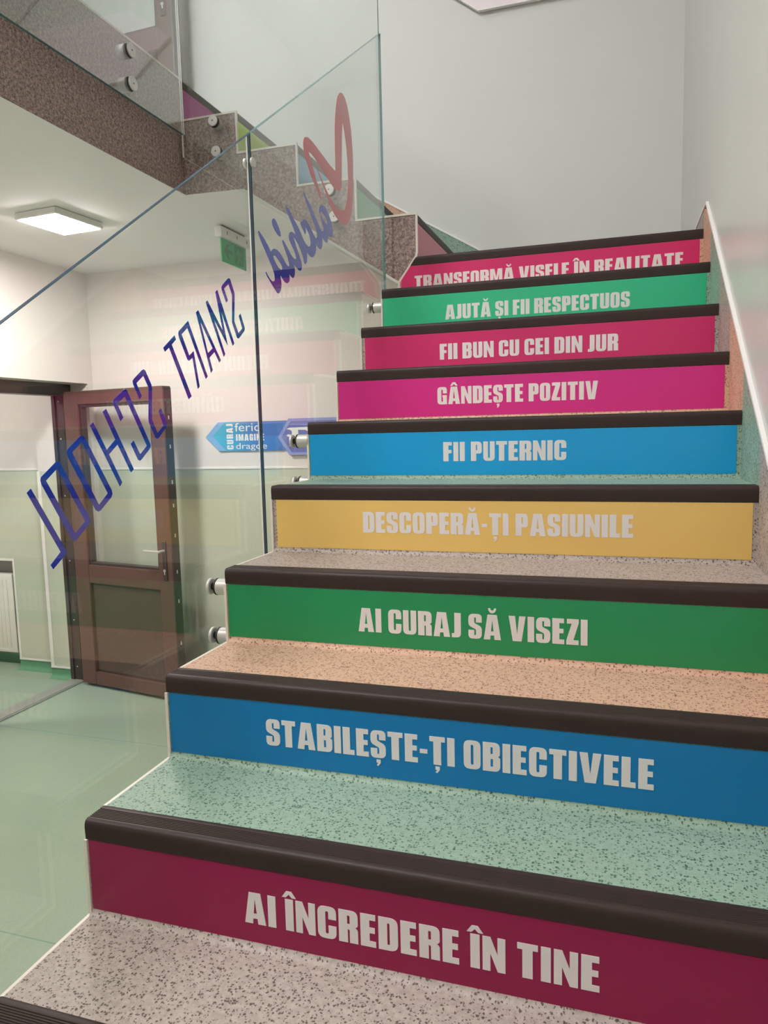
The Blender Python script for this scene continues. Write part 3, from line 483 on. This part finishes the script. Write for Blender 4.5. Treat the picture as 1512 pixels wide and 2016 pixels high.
for k in range(-3, 10):
    v = CYC[k % 3]
    if k >= 1: lab = 'stair step with %s riser reading %s' % (STEP[k][5], STEP[k][0])
    elif k == 0: lab = 'lowest stair step in view, grey speckled tread in front of the AI ÎNCREDERE riser'
    else: lab = 'stair step %s below the lowest tread in view' % {-1: 'just', -2: 'two', -3: 'three'}[k]
    st = thing('stair_step', lab, 'stair step', (WID / 2, YK(k), ZK(k)), 'steps of the lower flight')
    if k < 9: prof = sheet_profile(YK(k) + .05, ZK(k), YK(k + 1), ZK(k + 1) - .033)
    else: prof = [(YK(9) + .05, LANDZ), (BACK - .012, LANDZ), (BACK - .012, LANDZ - .004), (YK(9) + .05, LANDZ - .004)]
    x_l = .002
    if k == 8:   # the riser under the top nosing is cut on the slant at its left end
        b1 = py([[q for q in sheet_profile(YK(8) + .05, ZK(8), YK(9), ZK(8) + .03)]], x_l, WID)
        prism(b1, [[(.003, ZK(8) + .03), (WID, ZK(8) + .03), (WID, LANDZ - .033), (.047, LANDZ - .033), (.003, 1.393)]], lambda a, b: (a, YK(9), b), lambda a, b: (a, YK(9) + .004, b))
        t = obj('tread', b1, VIN[v], st, 30)
    else: t = obj('tread', py([prof], x_l, WID), VIN[v], st, 30)
    tag(t, '%s speckled vinyl tread' % CYN[v])
    # the same vinyl turned up the right-hand wall
    ya, yb = YK(k), (YK(k + 1) if k < 9 else 2.5)
    if k < 9: c = [(ya, ZK(k) - .004), (yb, ZK(k) - .004), (yb, skz(yb)), (ya, skz(ya))]
    else: c = [(ya, LANDZ - .004), (BACK - .012, LANDZ - .004), (BACK - .012, 1.557), (ya, 1.557)]
    tag(obj('wall_upstand', py([c], WID - .0005, WID + .006), VIN[v], st), '%s speckled vinyl turned up the wall' % CYN[v])
    n = obj('nosing', py([[(YK(k) + a, ZK(k) + b) for a, b in nosing_profile()]], (.0 if k < 9 else .0665), WID - .001), M['nosing'], st, 35)
    if k == 9:   # left end of the top nosing follows the slanted side
        for vt in n.data.vertices:
            if vt.co.x + WID / 2 < .1: vt.co.x += (vt.co.z) * .75 + .005
    tag(n, 'dark brown ribbed nosing')
    if k >= 1:
        text, x0, x1, zb, colr, nm = STEP[k]
        zt, z0 = ZK(k) - .0335, ZK(k - 1) + (.012 if k != 1 else .006)
        yl = YK(k)
        if k == 9: c = [(.008, z0), (WID - .012, z0), (WID - .012, zt), (.047, zt), (.008, 1.397)]
        else: c = [((.012 if k in (4, 7) else .004), z0), (WID - .011, z0), (WID - .011, zt), ((.012 if k in (4, 7) else .004), zt)]
        p = obj('riser_panel', px([c], yl - .0009, yl + .0005), film('%s_riser_film' % nm.replace(' ', '_'), *colr), st)
        tag(p, '%s riser film' % nm)
        tag(lettering(text, x0, x1, ZK(k - 1) + zb, .0515, yl - .0009, p, M['letters']), 'pale grey capitals reading %s' % text)

# ---- upper flight, seen from its open side
UP = [None, ('green', (206, 104, 132), 'dusty pink'), ('peach', (36, 160, 112), 'green'), ('grey', (96, 176, 222), 'light blue'), ('green', (186, 214, 82), 'lime'), ('peach', (166, 40, 128), 'purple')]
for i in range(1, 6):
    v, colr, nm = UP[i]
    st = thing('stair_step', 'upper stair step with %s riser, %s' % (nm, {1: 'first above the corner landing', 2: 'behind the right edge of the big glass pane', 3: 'behind the red swoosh', 4: 'left of the glass joint', 5: 'topmost, at the landing edge'}[i]), 'stair step', (UX[i], (YU + BACK) / 2, UZ[i]), 'steps of the upper flight')
    x = UX[i]; zl = UZ[i - 1]
    def fl_(prof, y0, y1, **kw): return px([[(x - a, UZ[i] + b) for a, b in prof]], y0, y1)
    y0 = YU + .002
    xe = UX[i + 1] if i < 5 else x - .5
    t = bx(xe, x - .05, y0, BACK - .008, UZ[i] - .004, UZ[i])
    tag(obj('tread', t, VIN[v], st), '%s speckled vinyl tread' % CYN[v])
    obj('riser', bx(x - .004, x, y0, BACK - .008, zl, UZ[i] - .033), VIN[(UP[i - 1][0] if i > 1 else 'grey')], st)
    tag(obj('nosing', fl_(nosing_profile(), YU - .003, BACK - .008), M['nosing'], st, 35), 'dark brown ribbed nosing')
    tag(obj('riser_panel', bx(x - .0005, x + .0009, YU + .008, BACK - .016, zl + .008, UZ[i] - .0335), film('upper_%s_riser_film' % nm.replace(' ', '_'), *colr), st), '%s riser film' % nm)
    # vinyl turned up the back wall, its top following the flight
    def bz(x_): return 1.751 + .588 * (.129 - x_)
    c = [(x, UZ[i] - .004), (xe, UZ[i] - .004), (xe, max(bz(xe), UZ[i] + .05) if i < 5 else UZ[i] + .07), (x, max(bz(x), UZ[i] + .02))]
    tag(obj('wall_upstand', px([c], BACK - .008, BACK - .0005), VIN[v], st), '%s speckled vinyl turned up the back wall' % CYN[v])

# white cap strips along the skirtings
c = [(-.9, skz(-.9)), (2.135, 1.5535), (BACK - .02, 1.5535)]
tag(obj('baseboard_right', py([ribbon(c, .008)], WID - .003, WID + .006), M['trimw']), 'white cap strip on the skirting along the right wall', 'skirting', kind='structure')
bm = px([[(.45, LANDZ - .004), (WID, LANDZ - .004), (WID, 1.55), (.472, 1.55), (UX[1] - .0, 1.751 + .588 * (.129 - UX[1])), (UX[1], LANDZ - .004)]], BACK - .008, BACK - .0005)
bs = thing('baseboard_stairwell', 'skirting along the back wall of the stairwell with a white cap', 'skirting', (.5, BACK, LANDZ), kind='structure')
obj('covering', bm, VIN['green'], bs)
c = [(WID, 1.555), (.46, 1.555), (-.955, 1.751 + .588 * (.129 + .955)), (-1.3, 2.393)]
tag(obj('cap_strip', px([ribbon(c, .010)], BACK - .012, BACK - .0005), M['trimw'], bs), 'white cap strip')

# ================================================================== GLASS BALUSTRADES
def pane(bt, outline, axis, a0, a1, mat='glass'):
    """clear body plus the visible ground edges; the outline lies in the plane across axis"""
    f = (lambda v: (lambda a, b: (v, a, b))) if axis == 0 else (lambda v: (lambda a, b: (a, v, b)))
    return obj('pane', prism(bmesh.new(), [outline], f(a0), f(a1)), M[mat], bt)
def edge_face(bt, p, q, axis, a0, a1, mat, label):
    """ground edge of the pane between two corners of its outline"""
    d = (Vector(q) - Vector(p)).normalized(); n = Vector((-d.y, d.x)) * .0004
    P, Q = Vector(p), Vector(q); c = [tuple(P - n), tuple(Q - n), tuple(Q + n), tuple(P + n)]
    f = (lambda v: (lambda a, b: (v, a, b))) if axis == 0 else (lambda v: (lambda a, b: (a, v, b)))
    return tag(obj('pane_edge', prism(bmesh.new(), [c], f(a0 + .0002), f(a1 - .0002)), mat, bt), label)
def standoff(bt, c, axis, wall, face_in, face_out, r=.019):
    """steel barrel from the stair side to the pane, rubber washer, steel cap on the far face"""
    s = 1 if face_in > wall else -1
    def seg(a, b, rr, bev): cc = list(c); cc[axis] = 0; return cyl(bmesh.new(), cc, axis, rr, min(a, b), max(a, b), 32, bev)
    b_ = tag(obj('standoff', seg(wall, face_in - s * .004, r, .001), M['steel'], bt, 40), 'steel standoff holding the pane')
    obj('washer', seg(face_in - s * .004, face_in, r * 1.04, .0008), M['black'], b_, 40)
    obj('washer', seg(face_out, face_out + s * .0015, r * .45, .0004), M['black'], b_, 40)
    obj('cap', seg(face_out + s * .0015, face_out + s * .009, r, .002), M['steel'], b_, 40)
    cc = list(c); cc[axis] = face_out + s * .009
    obj('cap_bolt', cyl(bmesh.new(), cc, axis, .003, -.0006, .0006, 12), M['black'], b_)
GX0, GX1 = -.050, -.040
def gtop(y): return .972 + .682 * (y - .186)
def gbot(y): return .672 * y - .26
def decal(name, groups, parent, mat, label):
    bm = bmesh.new()
    for g in groups: prism(bm, g, lambda a, b: (GX0 - .0008, a, b), lambda a, b: (GX0 - .0001, a, b))
    return tag(obj(name, bm, mat, parent), label)
b1 = thing('glass_balustrade', 'glass balustrade pane with blue mirrored SMART SCHOOL lettering, left of the joint', 'balustrade', (-.045, .4, .3), 'stair glass panes')
o1 = [(-.14, gbot(-.14)), (1.0225, gbot(1.0225)), (1.0225, gtop(1.0225)), (-.14, gtop(-.14))]
pane(b1, o1, 0, GX0, GX1)
edge_face(b1, o1[2], o1[3], 0, GX0, GX1, M['edge_blue'], 'green ground top edge'); edge_face(b1, o1[1], o1[2], 0, GX0, GX0 + .003, M['trimw'], 'pale ground side edge')
for y, z in ((.763, .451), (.763, .335)): standoff(b1, (0, y, z), 0, -.002, GX1, GX0)
decal('word_smart', SMART, b1, M['blue_film'], 'blue mirrored word SMART'); decal('word_school', SCHOOL, b1, M['blue_film'], 'blue mirrored word SCHOOL')
b2 = thing('glass_balustrade', 'glass balustrade pane with red swoosh and blue mirrored script, right of the joint', 'balustrade', (-.045, 1.6, 1.1), 'stair glass panes')
o2 = [(1.0275, gbot(1.0275)), (2.15, gbot(2.15)), (2.15, gtop(2.15)), (1.0275, gtop(1.0275))]
pane(b2, o2, 0, GX0, GX1)
edge_face(b2, o2[2], o2[3], 0, GX0, GX1, M['edge'], 'green ground top edge'); edge_face(b2, o2[1], o2[2], 0, GX0, GX1, M['edge'], 'green ground side edge'); edge_face(b2, o2[0], o2[3], 0, GX0, GX1, M['edge_dark'], 'dark ground side edge')
for y, z in ((1.244, .776), (1.252, .655), (1.98, 1.26), (1.98, 1.145)): standoff(b2, (0, y, z), 0, -.002, GX1, GX0)
decal('swoosh', SWOOSH, b2, M['red_film'], 'red looping swoosh'); decal('script', SCRIPT, b2, M['blue_film'], 'blue mirrored handwriting')
gc = thing('glass_clamp', 'small round steel clamp on the joint between the two lower glass panes', 'glass clamp', (-.045, 1.027, 1.475))
obj('disc', cyl(bmesh.new(), (0, 1.027, 1.475), 0, .0125, GX1 + .0015, GX1 + .008, 24, .0015), M['steel'], gc, 40)
obj('disc', cyl(bmesh.new(), (0, 1.027, 1.475), 0, .0125, GX0 - .008, GX0 - .0015, 24, .0015), M['steel'], gc, 40)
obj('spacer', cyl(bmesh.new(), (0, 1.027, 1.475), 0, .004, GX0 - .0015, GX1 + .0015, 16), M['black'], gc)
# pane of the upper flight
AY0, AY1 = 2.162, 2.172
b3 = thing('glass_balustrade', 'tall glass balustrade pane along the upper flight', 'balustrade', (-.5, 2.167, 1.7), 'stair glass panes')
o3 = [(-.937, 1.98), (-.0535, 1.402), (-.0535, 2.65), (-.937, 3.23)]
pane(b3, o3, 1, AY0, AY1, 'glass_up')
edge_face(b3, o3[0], o3[1], 1, AY0, AY1, M['trimw'], 'pale ground bottom edge'); edge_face(b3, o3[1], o3[2], 1, AY0, AY1, M['edge'], 'green ground side edge'); edge_face(b3, o3[0], o3[3], 1, AY0, AY1, M['trimw'], 'pale ground side edge'); edge_face(b3, o3[2], o3[3], 1, AY0, AY1, M['edge'], 'green ground top edge')
for x, z in ((-.783, 2.103), (-.775, 1.98), (-.273, 1.767), (-.255, 1.661)): standoff(b3, (x, 0, z), 1, YU - .003, AY1, AY0, .0215)
# pane of the landing
BX0, BX1 = -.917, -.907
b4 = thing('glass_balustrade', 'glass balustrade pane along the brown landing edge at upper left', 'balustrade', (-.912, 1.0, 2.1), 'stair glass panes')
o4 = [(-1.2, 2.042), (2.135, 2.055), (2.135, 3.25), (-1.2, 3.25)]
pane(b4, o4, 0, BX0, BX1, 'glass_land')
edge_face(b4, o4[0], o4[1], 0, BX0, BX1, M['edge'], 'green ground bottom edge'); edge_face(b4, o4[1], o4[2], 0, BX1 - .004, BX1, M['trimw'], 'pale ground side edge')
for y, z in ((1.789, 2.232), (1.787, 2.114), (.6, 2.232), (.6, 2.114)): standoff(b4, (0, y, z), 0, UX[5], BX0, BX1, .0255)

# ================================================================== HALL THINGS
def lamp(label, x, y, z, sx, sy, mat, rot=0.0, group=None):
    t = thing('ceiling_light', label, 'ceiling light', (x, y, z), group)
    bm = bmesh.new(); box(bm, -sx / 2, sx / 2, -sy / 2, sy / 2, -.032, -.0005, bev=.006)
    b2_ = bmesh.new(); box(b2_, -sx / 2 + .012, sx / 2 - .012, -sy / 2 + .012, sy / 2 - .012, -.036, -.0325, bev=.0015)
    for q in (bm, b2_): bmesh.ops.transform(q, matrix=Matrix.Translation((x, y, z)) @ Matrix.Rotation(rot, 4, 'Z'), verts=q.verts)
    obj('housing', bm, M['lampbody'], t); tag(obj('diffuser', b2_, mat, t), 'lit white diffuser')
lamp('lit square ceiling light in the hall near the open door', -1.69, 2.275, SOF - .01, .25, .30, M['lamp'], math.radians(-4))
lamp('added square ceiling light, out of view, in the nearer part of the hall', -1.69, .1, SOF - .01, .25, .30, M['lamp'], math.radians(-4))  # extra lamp added out of view to spread light through the hall
lamp('added square ceiling light, out of view, in the room beyond the door', -3.6, 1.9, SOF - .01, .3, .3, M['lamp_added_room'])  # unseen lamp added to light the room beyond
lamp('lit ceiling light above the upper landing', -1.6, 1.6, TOP, .6, .6, M['lamp_landing'])
lamp('lit ceiling light above the lower flight', -1.2, -1.0, TOP, .6, .6, M['lamp_well'])

es = thing('exit_sign', 'green exit sign with arrow hanging from the hall ceiling', 'exit sign', (-1.05, 2.785, SOF - .01))
hb = bx(-1.075, -1.035, 2.635, 2.935, 1.776, 1.828, bev=.006)
hs = obj('housing', hb, M['lampbody'], es, 40)
obj('shadow_gap', bx(-1.062, -1.048, 2.67, 2.90, 1.827, SOF - .0105), M['frame'], es)  # dark strip standing in for the shade between sign and ceiling
for y in (2.69, 2.79, 2.895): obj('screw_slot', bx(-1.0352, -1.034, y, y + .006, 1.795, 1.812), M['frame'], hs)
pl = obj('plate', bx(-1.058, -1.052, 2.66, 2.915, 1.662, 1.777), M['exit'], es)
bm = bmesh.new()
fa = (lambda a, b: (-1.0513, 2.66 + a, 1.662 + b)); fb = (lambda a, b: (-1.0522, 2.66 + a, 1.662 + b))
prism(bm, [[(.025, .06), (.065, .10), (.085, .10), (.055, .07), (.11, .07), (.11, .05), (.055, .05), (.085, .02), (.065, .02)]], fa, fb)
tag(obj('arrow', bm, M['exitdark'], pl), 'dark green arrow pointing left')
bm = bmesh.new()
prism(bm, [[(.135, .012), (.135, .105), (.225, .105), (.225, .012)], [(.165, .09), (.18, .095), (.185, .08), (.205, .075), (.215, .058), (.208, .054), (.198, .068), (.187, .07), (.19, .05), (.21, .04), (.218, .022), (.208, .02), (.2, .034), (.18, .04), (.165, .018), (.15, .018), (.172, .045), (.168, .068), (.155, .062), (.15, .05), (.143, .053), (.15, .07)]], fa, fb)
tag(obj('running_man', bm, M['exitdark'], pl), 'running figure pictogram')

# arrow-shaped wall sign
ws = thing('wall_sign', 'blue arrow-shaped wall sign with white words behind the glass', 'sign', (-1.2, BACK, .78))
def sgrad(name, a, b, axis_scale, off):
    m, nt, bb = new_mat(name); bb.inputs['Roughness'].default_value = .35
    tc = N(nt, 'ShaderNodeTexCoord'); sp = N(nt, 'ShaderNodeSeparateXYZ'); nt.links.new(tc.outputs['Object'], sp.inputs[0])
    mr = N(nt, 'ShaderNodeMapRange'); mr.inputs['From Min'].default_value = off; mr.inputs['From Max'].default_value = off + axis_scale; nt.links.new(sp.outputs['X'], mr.inputs['Value'])
    mx = N(nt, 'ShaderNodeMix', data_type='RGBA'); mx.inputs['A'].default_value = a; mx.inputs['B'].default_value = b; nt.links.new(mr.outputs['Result'], mx.inputs['Factor']); nt.links.new(mx.outputs['Result'], bb.inputs['Base Color'])
    return m
arr = [(-1.597, .784), (-1.507, .873), (-.40, .873), (-.40, .697), (-1.507, .697)]
bd = tag(obj('board', px([arr], BACK - .012, BACK - .0005), sgrad('turquoise_to_blue_print', rgb(84, 186, 214), rgb(62, 112, 190), .32, -.35), ws), 'turquoise to blue printed arrow board')
mg = [(-1.597, .784), (-1.507, .873), (-1.46, .873), (-1.546, .785), (-1.456, .697), (-1.507, .697)]
tag(obj('border', px([mg], BACK - .0128, BACK - .0118), simple('light_blue_border', rgb(130, 176, 224), .35), ws), 'light blue arrow border')
p2o = [(-1.098, .774), (-1.026, .884), (-.40, .884), (-.40, .667), (-1.028, .667)]
p2 = tag(obj('letter_board', px([p2o], BACK - .022, BACK - .0125), simple('violet_blue_print', rgb(92, 104, 182), .35), ws), 'violet blue pentagon board')
bord = [(-1.098, .774), (-1.026, .884), (-.40, .884), (-.40, .868), (-1.012, .868), (-1.076, .774), (-1.012, .683), (-.40, .683), (-.40, .667), (-1.028, .667)]
obj('border', px([bord], BACK - .0228, BACK - .0218), simple('pale_violet_border', rgb(136, 152, 212), .35), p2)
gl = [(-1.04, .822), (-1.02, .83), (-.985, .83), (-.90, .832), (-.862, .815), (-.855, .785), (-.87, .752), (-.90, .742), (-.965, .74), (-.965, .728), (-.955, .722), (-1.03, .720), (-1.012, .730), (-1.006, .745), (-1.006, .772), (-1.03, .776), (-1.04, .782), (-1.035, .790), (-1.006, .788), (-1.006, .808), (-1.015, .816)]
glh = [(-.965, .757), (-.92, .757), (-.895, .772), (-.897, .805), (-.92, .815), (-.965, .816)]
tag(obj('letter', px([gl, glh], BACK - .0236, BACK - .0216), M['signwhite'], p2), 'white serif capital letter')
def word(name, text, x0, x1, z0, z1, par, bold=0.0, turn=False, label=None):
    cu = bpy.data.curves.new('w', 'FONT'); cu.body = text; cu.offset = bold; cu.resolution_u = 4; cu.fill_mode = 'FRONT'
    tmp = bpy.data.objects.new('w', cu); COL.objects.link(tmp)
    me = tmp.to_mesh(); bm = bmesh.new(); bm.from_mesh(me); tmp.to_mesh_clear()
    bpy.data.objects.remove(tmp); bpy.data.curves.remove(cu)
    if turn:
        for v in bm.verts: v.co = Vector((-v.co.y, v.co.x, 0))
    xs = [v.co.x for v in bm.verts]; ys = [v.co.y for v in bm.verts]
    for v in bm.verts:
        v.co = Vector((x0 + (v.co.x - min(xs)) / (max(xs) - min(xs)) * (x1 - x0), BACK - .0127, z0 + (v.co.y - min(ys)) / (max(ys) - min(ys)) * (z1 - z0)))
    return tag(obj(name, bm, M['signwhite'], par), label)
def cap_word(name, text, x0, x1, z0, z1, par, label, turn=False):
    shapes, tw = layout(text, gap=.16); bm = bmesh.new()
    for s in shapes:
        cc = [[((x0 + a / tw * (x1 - x0), z0 + b * (z1 - z0)) if not turn else (x1 - b * (x1 - x0), z0 + a / tw * (z1 - z0))) for a, b in c] for c in s]
        prism(bm, cc, lambda a, b: (a, BACK - .0128, b), lambda a, b: (a, BACK - .0118, b))
    return tag(obj(name, bm, M['signwhite'], par), label)
cap_word('word', 'CURAJ', -1.450, -1.406, .706, .862, bd, 'bold white upright word CURAJ', True)
word('word', 'feric', -1.392, -1.225, .815, .866, bd, label='thin white word feric')
cap_word('word', 'IMAGINE', -1.386, -1.195, .758, .798, bd, 'bold white word IMAGINE')
word('word', 'dragoe', -1.388, -1.178, .696, .744, bd, label='thin white word dragoe')

# pale board on the stairwell wall, cut by the top of the photo
wb = thing('wall_board', 'pale pink arrow-cut board high on the stairwell wall', 'board', (.5, BACK, 3.1))
pb = [(.135, 2.941), (1.05, 2.941), (1.05, 3.32), (.135, 3.32), (-.12, 3.13)]
obj('board', px([pb], BACK - .03, BACK - .002), M['pink'], wb)
tag(obj('rim', px([ribbon(pb + [pb[0]], .006)], BACK - .0315, BACK - .012), M['trimw'], wb), 'white rim')

# radiator in the niche of the room beyond
rd = thing('radiator', 'white panel radiator in the niche beyond the open door', 'radiator', (-3.6, BACK + .07, -.44))
rx0, rx1, rz0, rz1 = -4.1, -3.235, -.725, -.15
bm = bx(rx0, rx1, BACK + .025, BACK + .105, rz0, rz1, bev=.012)
obj('body', bm, M['radiator'], rd, 40)
bm = bmesh.new(); x = rx1 - .05
while x > rx0 + .03: box(bm, x - .012, x, BACK + .019, BACK + .027, rz0 + .045, rz1 - .04, bev=.004); x -= .036
tag(obj('ribs', bm, M['radiator'], rd, 40), 'upright ribs on the radiator face')
bm = bmesh.new(); x = rx1 - .035
while x > rx0 + .03: box(bm, x - .012, x, BACK + .0235, BACK + .026, rz0 + .018, rz0 + .028, bev=.0008); x -= .022
tag(obj('grille_slots', bm, M['signwhite'], rd), 'row of small grille slots painted white as highlights')  # highlights on the grille put in as white colour
bm = bmesh.new(); cyl(bm, (rx1, BACK + .06, rz1 - .05), 0, .018, -.002, .03, 18, .003); cyl(bm, (rx1, BACK + .06, rz0 + .05), 0, .012, -.002, .03, 18)
tag(obj('valve', bm, M['steel'], rd, 40), 'steel valve')
